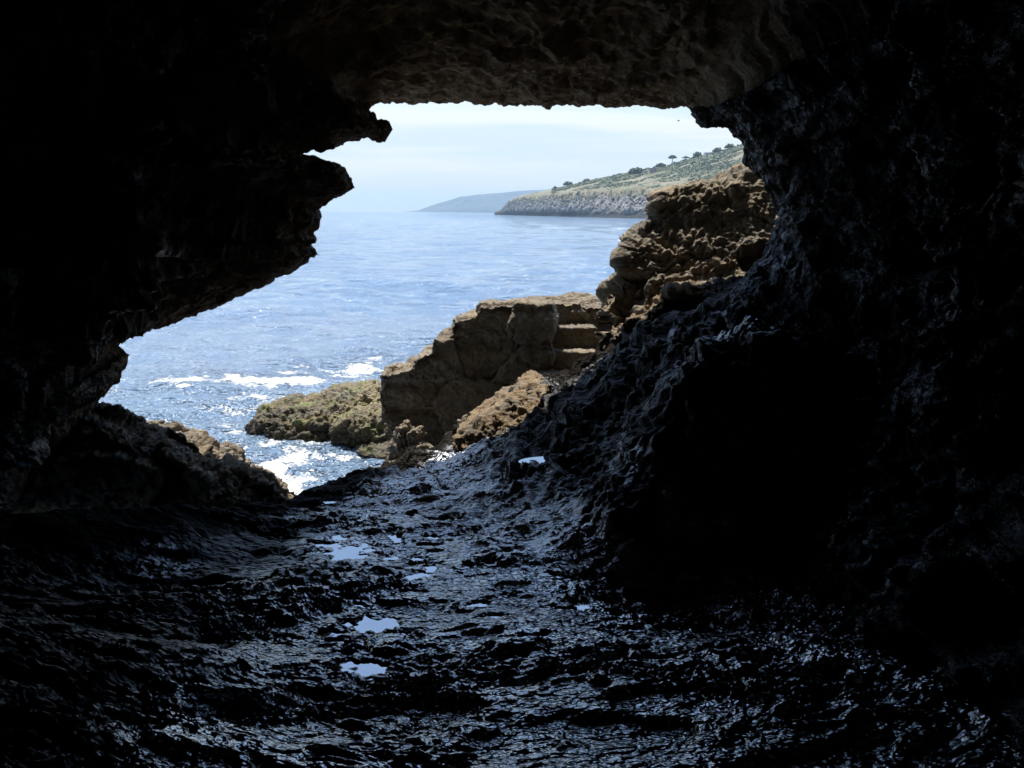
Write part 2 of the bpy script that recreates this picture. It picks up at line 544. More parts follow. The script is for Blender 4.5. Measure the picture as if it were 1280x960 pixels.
RIM = at_z(*np.array([(-200, 640, -1.46), (100, 640, -1.62), (240, 639, -1.76), (350, 625, -2.0), (420, 601, -2.05), (480, 581, -2.05), (545, 560, -2.06), (575, 546, -1.98),
                      (605, 528, -1.88), (655, 487, -1.62), (675, 472, -1.52), (735, 452, -1.32), (800, 415, -1.02), (860, 390, -0.86)]).T)


def tps_fit(xy, z, lam=0.002):
    n = len(xy)
    d = np.linalg.norm(xy[:, None] - xy[None], axis=2)
    K = np.where(d > 0, d * d * np.log(d + 1e-9), 0) + lam * np.eye(n)
    Pm = np.hstack([np.ones((n, 1)), xy])
    A = np.block([[K, Pm], [Pm.T, np.zeros((3, 3))]])
    w = np.linalg.solve(A, np.concatenate([z, np.zeros(3)]))

    def f(q):
        out = w[n] + q @ w[n + 1:]
        for i in range(n):
            r2 = ((q - xy[i]) ** 2).sum(1)
            out += w[i] * 0.5 * r2 * np.log(r2 + 1e-12)
        return out
    return f


floor_base = tps_fit(fc[:, :2], fc[:, 2])

PUDDLES = [  # photo centre, half width, half depth in metres, turn, label
    (434, 691, 0.115, 0.085, 0.1, 'pale blue mirror-like puddle on dark rock, widest of the pools near the sea rim'),
    (404, 682, 0.075, 0.030, -0.3, 'thin sliver of water touching the left end of the widest pale puddle'),
    (424, 674, 0.060, 0.045, 0.0, 'small bright pool just above the widest pale puddle'),
    (494, 673, 0.045, 0.075, 0.4, 'narrow upright pool on dark floor right of the widest pale puddle'),
    (557, 655, 0.075, 0.030, 0.1, 'short bright strip of water below the rocky rim near the middle'),
    (520, 722, 0.085, 0.040, 0.5, 'crooked bent pool of water wrapped round a small dark lump'),
    (466, 783, 0.105, 0.055, 0.1, 'dull blue oval puddle in the middle of the cave floor'),
    (447, 838, 0.105, 0.035, -0.1, 'long flat dim puddle nearest to the camera'),
    (733, 762, 0.060, 0.040, 0.0, 'small blue puddle on the glistening floor right of centre'),
    (686, 576, 0.150, 0.060, 0.15, 'wide thin pool of water on the upper rock shelf by the sea'),
    (411, 628, 0.040, 0.030, 0.0, 'tiny bright puddle tucked behind the rim above the other pools'),
    (640, 690, 0.060, 0.030, 0.1, 'thin streak of water on the floor above the central glistening patch'),
    (388, 692, 0.045, 0.018, 0.1, 'thin sliver of water just left of the widest pale puddle'),
    (539, 673, 0.050, 0.022, 0.0, 'flat sliver of water below the short bright strip under the rim'),
    (487, 699, 0.035, 0.020, 0.2, 'small speck of water under the narrow upright pool'),
    (524, 699, 0.034, 0.018, 0.0, 'small fleck of water above the crooked bent pool'),
    (543, 692, 0.040, 0.018, 0.2, 'small flat fleck of water above and right of the crooked bent pool'),
    (537, 711, 0.028, 0.030, 0.3, 'tiny upright fleck of water touching the right end of the crooked bent pool'),
    (613, 706, 0.050, 0.022, 0.2, 'dim flat pool left of the central glistening patch'),
    (410, 766, 0.050, 0.028, -0.4, 'slanting sliver of water up and left of the dull blue oval puddle'),
    (449, 759, 0.045, 0.018, -0.2, 'curved sliver of water directly above the dull blue oval puddle'),
    (432, 782, 0.035, 0.022, 0.1, 'little round pool touching the left side of the dull blue oval puddle'),
    (414, 795, 0.042, 0.026, 0.0, 'dim little pool down and left of the dull blue oval puddle'),
    (506, 795, 0.050, 0.026, 0.0, 'dim flat pool down and right of the dull blue oval puddle'),
    (598, 757, 0.042, 0.022, 0.2, 'dim fleck of water up the floor from the faint narrow puddle'),
    (524, 619, 0.060, 0.025, 0.0, 'faint strip of water close under the rim above the short bright strip'),
    (620, 775, 0.065, 0.030, 0.2, 'faint narrow puddle in the glistening rock right of the oval pool'),
]


def pl_seg(q):
    """Signed side of the rim line: positive beyond it (seaward), and distance."""
    best = np.full(len(q), 1e9)
    sgn = np.ones(len(q))
    for a, b in zip(RIM[:-1, :2], RIM[1:, :2]):
        ab = b - a
        t = np.clip(((q - a) @ ab) / (ab @ ab), 0, 1)
        c = a + t[:, None] * ab
        d = np.linalg.norm(q - c, axis=1)
        cr = ab[0] * (q[:, 1] - a[1]) - ab[1] * (q[:, 0] - a[0])
        m = d < best
        best = np.where(m, d, best)
        sgn = np.where(m, np.sign(cr), sgn)
    return best * sgn


def build_floor():
    nc, nr = 1000, 900
    a = np.linspace(-1.15, 1.25, nc)                    # x / y slope
    y = 1.2 * (9.5 / 1.2) ** (np.linspace(0, 1, nr))
    Y, A = np.meshgrid(y, a, indexing='ij')
    X = A * Y
    q = np.stack([X.ravel(), Y.ravel()], -1)
    z = floor_base(q)
    z = np.clip(z, EYE - 2.2, EYE - 0.3)
    sd = pl_seg(q)
    p3 = np.stack([q[:, 0], q[:, 1], z], -1)
    # relief: knobbly, water-worn ridges drawn out along x, steps facing the camera
    sk = np.stack([q[:, 0] * 1.0 + q[:, 1] * 0.25, q[:, 1] * 1.9 - q[:, 0] * 0.35, z * 0], -1)
    wv = sk + 0.12 * np.stack([fbm(sk * 2.2, 3, 51), fbm(sk * 2.2, 3, 52), 0 * z], -1)
    def terrace(hh, step, sharp):
        t = hh / step
        fl_ = np.floor(t)
        fr = t - fl_
        return (fl_ + smooth(0.5 - sharp, 0.5 + sharp, fr) * 0.75 + fr * 0.25) * step

    rough = smooth(-0.25, 0.35, fbm(wv * 0.9 + 5.0, 3, 60))
    rel = fbm(wv * 0.9, 3, 61, 0.55) * 0.055
    rel = terrace(rel + (ridged(wv * 2.6, 3, 63, 0.55) - 0.6) * 0.012, 0.034, 0.16)
    r2 = (fbm(wv * 5.5, 4, 65, 0.6)) * 0.020 * (0.4 + 1.2 * rough)
    rel += terrace(r2, 0.013, 0.22)
    rel += (ridged(wv * 12, 3, 66, 0.55) - 0.6) * 0.007 * rough
    rel += -smooth(0.40, 0.10, worley(wv * 5.5, 8)) * 0.028 * rough
    rel += fbm(wv * 30, 4, 67, 0.6) * 0.0030
    h = z + rel
    # the pools
    pools = []
    for (u, v, rx, ry, rot, lab) in PUDDLES:
        zr = -1.85
        for _ in range(6):
            c = at_z(np.array([u]), np.array([v]), np.array([zr]))[0]
            zr = float(floor_base(c[None, :2])[0]) - EYE - 0.012
        lvl = c[2]
        dx, dy = q[:, 0] - c[0], q[:, 1] - c[1]
        cx, sx = math.cos(rot), math.sin(rot)
        ex = (dx * cx + dy * sx) / rx
        ey = (-dx * sx + dy * cx) / (ry * 1.25)
        near = (np.abs(ex) < 4) & (np.abs(ey) < 4)
        r = np.full(len(q), 9.0)
        wob = fbm(np.stack([dx[near] * 19, dy[near] * 19, np.full(near.sum(), u * 0.1)], -1), 3, 71)
        r[near] = np.sqrt(ex[near] ** 2 + ey[near] ** 2) + 0.75 * wob
        k = smooth(2.3, 1.15, r)
        basin = lvl + np.clip((r - 1.0) * 0.035, -0.02, 0.03) + 0.25 * np.maximum(rel, -0.01) * smooth(0.8, 1.3, r)
        h = np.where(k > 0, h * (1 - k) + basin * k, h)
        pools.append((c, rx, ry, rot, lab, lvl))
    # beyond the rim the rock falls to the sea
    drop = smooth(0.0, 1.0, sd)
    fall = np.where(sd > 0, sd * 1.1 + 1.2 * smooth(0.05, 1.2, sd), 0) * (1 + 0.3 * fbm(p3 * 2.2, 2, 81))
    h = h - fall + drop * fbm(p3 * 3.1, 3, 83) * 0.12
    h = np.maximum(h, -1.2)
    v = np.stack([q[:, 0], q[:, 1], h], -1)
    base = np.stack([q[:, 0], q[:, 1], z - fall], -1).reshape(nr, nc, 3)
    N = -grid_normals(base).reshape(-1, 3)
    if N[:, 2].mean() < 0:
        N = -N
    steep = smooth(0.93, 0.72, N[:, 2])
    painted_shading = np.clip(np.maximum(smooth(EYE - 2.04, EYE - 1.72, z) * smooth(4.2, 5.0, q[:, 1]) * smooth(-0.9, -0.2, q[:, 0]), steep), 0, 1)
    painted_shading = np.maximum(painted_shading, 0.97 * smooth(-0.9, -1.4, q[:, 0] + 0.18 * fbm(p3 * 1.6, 3, 84)))  # shade on the left side put into the mask, lowering its gloss
    painted_shading = np.maximum(painted_shading, 2 * smooth(-0.55, -0.1, sd))
    painted_shading *= 1 - 0.45 * smooth(0.38, 0.66, fbm(p3 * 1.9, 4, 94))
    cr = v + 0.10 * np.stack([fbm(v * 2.6, 3, 85), fbm(v * 2.6, 3, 86), fbm(v * 2.6, 3, 87)], -1)
    crag = fbm(cr * 2.4, 4, 88, 0.55) * 0.10 + ridged(cr * np.array([4, 4, 7]), 4, 89, 0.55) * 0.035 - smooth(0.45, 0.05, worley(cr * 5, 90)) * 0.07
    v = v + N * (crag * np.minimum(painted_shading, 1) * smooth(-1.3, -0.9, q[:, 0]))[:, None]
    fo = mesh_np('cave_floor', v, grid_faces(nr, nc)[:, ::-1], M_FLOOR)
    fa = fo.data.attributes.new('painted_shading', 'FLOAT', 'POINT')
    fa.data.foreach_set('value', painted_shading.astype(np.float32))
    tag(fo, kind='structure')
    for (c, rx, ry, rot, lab, lvl) in pools:
        n = 40
        tt = np.linspace(0, 2 * math.pi, n, endpoint=False)
        ring = np.stack([np.cos(tt) * rx * 1.45, np.sin(tt) * ry * 1.25 * 1.45], -1)
        cx, sx = math.cos(rot), math.sin(rot)
        xy = np.stack([ring[:, 0] * cx - ring[:, 1] * sx, ring[:, 0] * sx + ring[:, 1] * cx], -1) + c[:2]
        vv = np.vstack([[[c[0], c[1], lvl]], np.hstack([xy, np.full((n, 1), lvl)])])
        ff = np.array([[0, 1 + i, 1 + (i + 1) % n] for i in range(n)])
        tag(mesh_np('puddle', vv, ff, M_POOL), lab, 'puddle', 'puddles on the cave floor')
    # rear floor, behind and beside the photographer
    g = 60
    xs, ys = np.linspace(-4.5, 4.5, g), np.linspace(-7, 1.25, g)
    YY, XX = np.meshgrid(ys, xs, indexing='ij')
    zz = EYE - 1.60 + fbm(np.stack([XX.ravel() * 1.5, YY.ravel() * 1.5, 0 * XX.ravel()], -1), 4, 99) * 0.08 + 0.12 * np.abs(XX.ravel())
    tag(mesh_np('cave_floor', np.stack([XX.ravel(), YY.ravel(), zz - 0.02], -1), grid_faces(g, g)[:, ::-1], M_FLOOR), kind='structure')


build_floor()


# ------------------------------------------------------------------ rocks: a solid is voxelised, then weathered
def remesh(v, f, voxel, soft):
    me = bpy.data.meshes.new('tmp')
    me.from_pydata([tuple(p) for p in v], [], f)
    me.update()
    import bmesh
    bm = bmesh.new()
    bm.from_mesh(me)
    bmesh.ops.recalc_face_normals(bm, faces=bm.faces)
    bm.to_mesh(me)
    bm.free()
    o = bpy.data.objects.new('tmp', me)
    col.objects.link(o)
    md = o.modifiers.new('r', 'REMESH')
    md.mode = 'VOXEL'
    md.voxel_size = voxel
    sm = o.modifiers.new('s', 'SMOOTH')
    sm.factor = 0.5
    sm.iterations = soft
    dg = bpy.context.evaluated_depsgraph_get()
    ev = o.evaluated_get(dg)
    m2 = bpy.data.meshes.new_from_object(ev)
    n = len(m2.vertices)
    co = np.empty(n * 3, np.float32)
    no = np.empty(n * 3, np.float32)
    m2.vertices.foreach_get('co', co)
    m2.vertices.foreach_get('normal', no)
    fs = np.array([list(p.vertices) for p in m2.polygons if len(p.vertices) == 4])
    bpy.data.objects.remove(o)
    bpy.data.meshes.remove(m2)
    bpy.data.meshes.remove(me)
    return co.reshape(-1, 3), no.reshape(-1, 3), fs


def weather(co, no, big=0.06, mid=0.02, fine=0.012, strata=0.04, pits=0.02, sz=5.0, seed=0, fs=1.0, blocks=0.06, bs=(1.6, 1.6, 3.0)):
    """Blocky joints and bedding first, then ragged pitting."""
    q = co.astype(np.float32)
    w = q + 0.06 * np.stack([fbm(q * 1.7, 2, seed + 1), fbm(q * 1.7, 2, seed + 2), fbm(q * 1.7, 2, seed + 3)], -1)
    horiz = 1 - np.abs(no[:, 2])
    d = fbm(w * 1.1 * fs, 3, seed + 5) * big
    if blocks:
        wb = w + 0.025 * np.stack([fbm(q * 9, 3, seed + 21), fbm(q * 9, 3, seed + 22), fbm(q * 9, 3, seed + 23)], -1)
        for k, amp in ((1.0, blocks), (2.3, blocks * 0.38), (5.2, blocks * 0.16)):
            val, edge = cells(wb * np.array(bs) * k, seed + 15 + int(k * 3))
            d += (val - 0.6) * 2 * amp - amp * 0.5 * smooth(0.05, 0.0, edge)
    bed = w[:, 2] * sz + 0.35 * fbm(w * np.array([0.8, 0.8, 2.0]), 3, seed + 11)
    fr = bed - np.floor(bed)
    d += horiz * strata * (smooth(0.0, 0.35, fr) - smooth(0.7, 1.0, fr) - 0.6)
    d += fbm(w * 6.5 * fs, 3, seed + 7, 0.6) * mid * 0.9 + (ridged(w * 5.5 * fs, 4, seed + 8, 0.6) - 0.7) * mid * 0.8
    d += fbm(w * 26 * fs, 3, seed + 9, 0.6) * fine
    pz = smooth(-0.25, 0.35, fbm(w * 1.6, 2, seed + 19))
    d -= smooth(0.42, 0.10, worley(w * 8.5 * fs, seed + 13)) * pits * pz
    d -= smooth(0.45, 0.10, worley(w * 21 * fs, seed + 14)) * pits * 0.45
    return co + no * d[:, None]


def prism(front, d_front, depth, shift=(0, 0), shrink=1.0):
    """Rock block: traced front outline set d_front metres away (a number or one per point), run back 'depth' metres."""
    fr = np.array(front, float)
    d = np.asarray(d_front, float) * np.ones(len(fr))
    a = at(fr[:, 0], fr[:, 1], d)
    c = a.mean(0)
    b = c + (a - c) * np.array([shrink, 1, shrink]) + np.array([shift[0], depth, shift[1]])
    n = len(a)
    v = np.vstack([a, b])
    f = [list(range(n)), list(range(2 * n - 1, n - 1, -1))]
    f += [[i, (i + 1) % n, n + (i + 1) % n, n + i] for i in range(n)]
    return v, f


def union(*solids):
    v, f = [], []
    for a, b in solids:
        k = len(v)
        v += [tuple(p) for p in a]
        f += [[i + k for i in q] for q in b]
    return v, f


def rock(name, label, solid, voxel, mat, cat='rock', parent=None, group=None, soft=4, **kw):
    co, no, fs = remesh(*solid, voxel, soft)
    v = weather(co, no, **kw)
    o = mesh_np(name, v, fs, mat)
    if parent is not None:
        put(parent, o)
    else:
        tag(o, label, cat, group)
    return o


# block with steps, standing in the sea
blk = empty('rock_block', tuple(at(600, 545, 9.3)))
tag(blk, 'square-shouldered shaded rock block with a flat sunlit top and steps at its right end', 'rock')
rock('block_body', None, union(
    prism([(472, 520), (471, 468), (512, 462), (516, 444), (536, 440), (540, 422), (560, 416), (564, 399), (592, 395), (597, 379), (640, 380), (690, 383), (690, 590), (640, 590), (560, 590), (520, 575), (486, 545)],
          [8.6, 8.6, 8.65, 8.7, 8.75, 8.8, 8.85, 8.9, 8.9, 8.9, 8.9, 8.9, 8.9, 8.8, 8.7, 8.6, 8.6], 1.3, (0.15, -0.04), 0.97),
    prism([(660, 379), (790, 382), (790, 560), (660, 560)], 9.55, 1.0)),
    0.016, M_ROCK, parent=blk, big=0.05, mid=0.015, strata=0.05, pits=0.02, seed=100, blocks=0.05, bs=(1.3, 1.3, 2.4), sz=2.6)
for k, (v0, v1, u0, dd) in enumerate([(409, 445, 678, 9.25), (439, 475, 676, 8.98), (469, 540, 668, 8.70)]):
    rock('step', None, prism([(u0, v0), (u0 + 20, v0), (770, v0), (770, v1), (u0, v1)], dd, 0.5), 0.014, M_ROCK, parent=blk,
         big=0.015, mid=0.012, fine=0.008, strata=0.01, pits=0.012, blocks=0.012, seed=140 + k)

# outcrop on the right
rock('rock_outcrop', 'tall craggy brown outcrop filling the right side of the cave mouth',
     prism([(746, 480), (746, 440), (749, 392), (762, 367), (778, 350), (778, 318), (788, 297), (806, 284), (822, 276), (827, 243), (848, 238), (890, 229), (940, 221),
            (1000, 215), (1100, 215), (1100, 520), (800, 520)],
           [7.0, 7.0, 7.1, 7.2, 7.3, 7.4, 7.5, 7.5, 7.6, 7.7, 7.7, 7.6, 7.5, 7.4, 7.2, 6.6, 6.6], 1.2, (0.25, -0.1), 0.96),
     0.015, M_ROCK, soft=7, big=0.08, mid=0.026, fine=0.018, strata=0.09, pits=0.022, sz=2.4, seed=207, blocks=0.10, bs=(0.9, 0.9, 2.0))
rock('ledge_rock', 'lumpy sunlit ledge jutting from the foot of the tall brown outcrop',
     prism([(762, 436), (768, 410), (784, 396), (806, 388), (836, 366), (866, 357), (905, 358), (920, 376), (885, 400), (835, 408), (795, 418), (772, 434)], 6.75, 0.75, (0.1, 0.05)),
     0.014, M_ROCK_WARM, big=0.08, mid=0.03, strata=0.03, pits=0.04, seed=230, blocks=0.06)
rock('shelf_rock', 'honey-coloured sunlit slab sloping down beside the dark cave floor',
     prism([(566, 558), (582, 536), (618, 513), (648, 490), (668, 480), (690, 486), (668, 520), (620, 555), (585, 575)], [6.45, 6.5, 6.6, 6.7, 6.8, 6.7, 6.4, 6.25, 6.3], 0.6),
     0.014, M_ROCK_WARM, big=0.04, mid=0.02, strata=0.02, pits=0.02, blocks=0.03, seed=250)

# low weedy rock in the surf


def mound(u, v, zrel, rx, ry, rz, y=None):
    c = at_z(np.array([u]), np.array([v]), np.array([zrel]))[0]
    if y:                                             # given the photo position of its top and its distance
        c = at(np.array([u]), np.array([v]), np.array([y]))[0] - np.array([0, 0, rz])
    n, m = 24, 14
    vs, fs = [], []
    for i in range(m + 1):
        ph = math.pi * i / m
        for j in range(n):
            t = 2 * math.pi * j / n
            vs.append((c[0] + rx * math.sin(ph) * math.cos(t), c[1] + ry * math.sin(ph) * math.sin(t), c[2] + rz * math.cos(ph)))
    for i in range(m):
        for j in range(n):
            fs.append([i * n + j, i * n + (j + 1) % n, (i + 1) * n + (j + 1) % n, (i + 1) * n + j])
    return vs, fs


rock('seaweed_rock', 'low weed-covered brown and green rock awash in white surf',
     union(mound(405, 530, -2.98, 0.98, 0.85, 0.40), mound(455, 522, -2.95, 0.85, 0.95, 0.52), mound(470, 545, -2.95, 0.62, 0.5, 0.42), mound(350, 532, -3.0, 0.45, 0.5, 0.34)), 0.016, M_WEED,
     big=0.10, mid=0.04, strata=0.0, pits=0.035, seed=300, blocks=0.05, bs=(2, 2, 2))
rock('boulder', 'squarish dark boulder against the left foot of the stepped block', mound(508, 522, 0, 0.24, 0.25, 0.45, 8.3), 0.014, M_ROCK, big=0.06, mid=0.02, pits=0.02, blocks=0.09, bs=(2.5, 2.5, 2.5), seed=320)
rock('boulder', 'small pale-edged boulder between the stepped block and the honey-coloured slab', mound(586, 512, 0, 0.19, 0.2, 0.55, 7.8), 0.014, M_ROCK, big=0.05, mid=0.02, pits=0.02, blocks=0.07, bs=(2.5, 2.5, 2.5), seed=340)
rock('boulder', 'low wet tan rock barely above the shallows at the sea end of the floor', mound(515, 562, -2.98, 0.75, 0.5, 0.15), 0.016, M_WEED, big=0.06, mid=0.02, strata=0.0, pits=0.03, blocks=0.04, seed=360)
rock('shore_rock', 'rough dark rock with sunlit crumbs sloping down to the sea at the lower left',
     prism([(-60, 520), (60, 500), (128, 504), (160, 512), (182, 532), (215, 535), (240, 552), (262, 575), (290, 590), (322, 600), (350, 618), (380, 660), (340, 720), (0, 720)],
           [5.4, 5.4, 5.6, 5.8, 6.0, 6.0, 6.0, 6.0, 5.9, 5.9, 5.9, 5.8, 5.4, 5.2], 0.9, (0.0, -0.38), 0.95),
     0.015, M_ROCK, big=0.08, mid=0.03, strata=0.02, pits=0.05, blocks=0.07, seed=380)

# ------------------------------------------------------------------ the sea
FOAM_GLITTER = [(170, 490, 1.2, .5), (210, 482, 1.3, .7), (250, 476, 1.4, .9), (290, 478, 1.4, 1), (335, 480, 1.4, 1), (385, 470, 1.5, 1), (430, 460, 1.6, .95), (470, 450, 1.6, .7), (275, 505, 1.1, .9), (300, 528, .9, 1),
        (322, 552, .8, 1), (370, 568, .8, 1), (430, 572, .9, 1), (470, 572, .9, 1), (330, 585, .9, .8), (400, 590, .8, .9), (360, 608, .7, 1), (420, 605, .7, 1), (500, 565, .8, 1), (545, 548, .6, 1),
        (260, 580, .8, .6), (230, 540, 1.0, .6), (180, 520, 1.0, .55)]


def sea_material():
    k = NT('sea_water')
    v = k.coords((1, 1, 1))
    geo = k.n('ShaderNodeNewGeometry')
    at_ = k.n('ShaderNodeAttribute', _attribute_name='foam_glitter')
    k.bsdf.inputs['Base Color'].default_value = (0.145, 0.225, 0.335, 1)
    sy = k.n('ShaderNodeSeparateXYZ')
    k.l(geo.outputs['Position'], sy.inputs[0])
    ro = k.n('ShaderNodeMapRange')                       # small chop near the rocks, smoother swell further out
    ro.inputs['From Min'].default_value, ro.inputs['From Max'].default_value = 11, 26
    ro.inputs['To Min'].default_value, ro.inputs['To Max'].default_value = 0.17, 0.05
    k.l(sy.outputs['Y'], ro.inputs['Value'])
    k.l(ro.outputs[0], k.bsdf.inputs['Roughness'])
    k.bsdf.inputs['IOR'].default_value = 1.45
    b = k.bump(k.noise(k.coords((0.10, 0.16, 1)), 1.0, 4, 0.6), 1.0, 1.2)
    b = k.bump(k.noise(k.coords((0.7, 1.0, 1)), 1.0, 5, 0.65), 1.0, 0.42, b)
    b = k.bump(k.noise(k.coords((3.2, 4.2, 1)), 1.0, 5, 0.68), 1.0, 0.11, b)
    chop = k.math('MULTIPLY', k.noise(k.coords((6, 8, 1)), 1.0, 2, 0.6), k.math('ADD', k.math('MULTIPLY', at_.outputs['Fac'], 1.3), 0.25))
    b = k.bump(chop, 1.0, 0.20, b)
    k.l(b, k.bsdf.inputs['Normal'])
    # white froth plus sun glitter painted as white specks, broken up by noise
    f1 = k.math('ADD', k.math('MULTIPLY', k.noise(v, 4.0, 8, 0.7, 0.5), 0.55), k.math('MULTIPLY', k.noise(v, 22.0, 4, 0.7), 0.45))
    thr = k.math('SUBTRACT', k.math('ADD', k.math('MULTIPLY', at_.outputs['Fac'], 0.33), f1), 0.757)
    mask = k.n('ShaderNodeMapRange')
    mask.inputs['From Min'].default_value, mask.inputs['From Max'].default_value = 0.0, 0.07
    k.l(thr, mask.inputs['Value'])
    d = k.n('ShaderNodeBsdfDiffuse', Color=(0.82, 0.82, 0.80, 1))
    k.l(k.bump(f1, 0.8, 0.1), d.inputs['Normal'])
    mx = k.n('ShaderNodeMixShader')
    k.l(mask.outputs[0], mx.inputs[0])
    k.l(k.bsdf.outputs[0], mx.inputs[1])
    k.l(d.outputs[0], mx.inputs[2])
    k.l(mx.outputs[0], k.out.inputs['Surface'])
    return k.m


def build_sea():
    fine = np.linspace(-0.62, 0.62, 1000)
    coarse = np.concatenate([np.linspace(-math.pi, -0.65, 40), fine, np.linspace(0.65, math.pi, 40)])
    nr = 950
    r = 3.0 * (7400 / 3.0) ** np.linspace(0, 1, nr)
    R, T = np.meshgrid(r, coarse, indexing='ij')
    X, Y = (R * np.sin(T)).ravel(), (R * np.cos(T)).ravel()
    Rf = R.ravel()
    sp = Rf * (math.log(7000 / 3) / nr)
    z = np.zeros(len(X))
    g = np.random.default_rng(5)
    waves = []
    for lam in (14, 9.5, 7, 5.2, 3.9, 2.9, 2.2, 1.7, 1.3, 1.0, .8, .62, .48, .37):
        for _ in range(3):
            th = math.radians(200) + g.normal() * 0.8
            waves.append((lam * g.uniform(.85, 1.15), th, g.uniform(0, 6.28)))
    dxs, dys = np.zeros(len(X)), np.zeros(len(X))
    q = np.stack([X * 0.09, Y * 0.09, 0 * X], -1)
    amp_mod = 1 + 0.5 * fbm(q, 3, 401)
    for lam, th, ph in waves:
        kx, ky = math.sin(th) * 2 * math.pi / lam, math.cos(th) * 2 * math.pi / lam
        a = 0.0082 * lam ** 0.65 * np.clip((lam / sp - 3) / 4, 0, 1)
        arg = kx * X + ky * Y + ph
        z += a * np.sin(arg)
        dxs += a * math.sin(th) * np.cos(arg) * 0.8
        dys += a * math.cos(th) * np.cos(arg) * 0.8
    z *= amp_mod
    shelter = smooth(4.5, 11, Rf) * 0.45 + 0.55
    z *= shelter
    foam_glitter = np.zeros(len(X))
    near = Rf < 40
    for (u, v, rad, s) in FOAM_GLITTER:
        c = at_z(np.array([u]), np.array([v]), np.array([-EYE]))[0]
        d = np.sqrt((X - c[0]) ** 2 + ((Y - c[1]) * 0.8) ** 2)
        foam_glitter = np.maximum(foam_glitter, s * smooth(rad * 1.3, 0.0, d))
    foam_glitter = np.maximum(foam_glitter, 0)
    foam_glitter *= 0.80 + 0.75 * fbm(np.stack([X * 0.9, Y * 1.6, 0 * X], -1), 4, 409, 0.6)
    z += near * foam_glitter * 0.03 * fbm(np.stack([X * 6, Y * 6, 0 * X], -1), 3, 405)
    v = np.stack([X + dxs, Y + dys, z], -1)
    o = mesh_np('sea', v, grid_faces(nr, len(coarse))[:, ::-1], sea_material())
    at_ = o.data.attributes.new('foam_glitter', 'FLOAT', 'POINT')
    at_.data.foreach_set('value', foam_glitter.astype(np.float32))
    tag(o, kind='structure')


build_sea()

# ------------------------------------------------------------------ the headland, 600 to 1000 m off


def horizon(u):
    return 265.8 + 0.012 * (np.asarray(u, float) - 640)


HL_U = np.array([618, 626, 632, 640, 655, 675, 700, 740, 780, 820, 860, 900, 940, 1000, 1100, 1250], float)
HL_SH = np.array([1060, 1045, 1020, 980, 900, 820, 750, 680, 615, 580, 550, 530, 510, 490, 470, 450], float)      # distance of the shoreline
HL_CL = np.array([265.5, 263, 257, 252, 250, 249, 247, 246, 246, 245, 244, 243, 242, 240, 238, 236], float)     # top of the pale rock band
HL_RD = np.array([265.4, 262, 255, 249, 244, 240, 235, 227, 218, 209, 201, 190, 176, 160, 140, 120], float)     # skyline of the bare ground


def headland_point(u, t):
    """t: 0 shore, 1 top of the rock band, 2 skyline, 3 back slope."""
    sh = np.interp(u, HL_U, HL_SH)
    cl = np.interp(u, HL_U, HL_CL)
    rd = np.interp(u, HL_U, HL_RD)
    w = np.interp(u, [618, 640, 700, 800], [6, 25, 60, 110])
    d = np.interp(t, [0, 1, 2, 3], [0, 0.35, 2.2, 4.5])
    D = sh + d * w
    vsh = horizon(u) + 1000 * EYE / sh / math.cos(PITCH)
    vv = np.where(t < 1, vsh + (cl - vsh) * np.clip(t, 0, 1) ** 0.8, cl + (rd - cl) * smooth(0.6, 2.15, t) * 1.0)
    p = at(u, np.minimum(vv, vsh), D)
    p2 = at(u, rd, sh + 2.2 * w)
    back = np.clip(t - 2, 0, 1)
    p[:, 2] = np.where(t > 2, p2[:, 2] * (1 - 0.5 * back), p[:, 2])
    return p


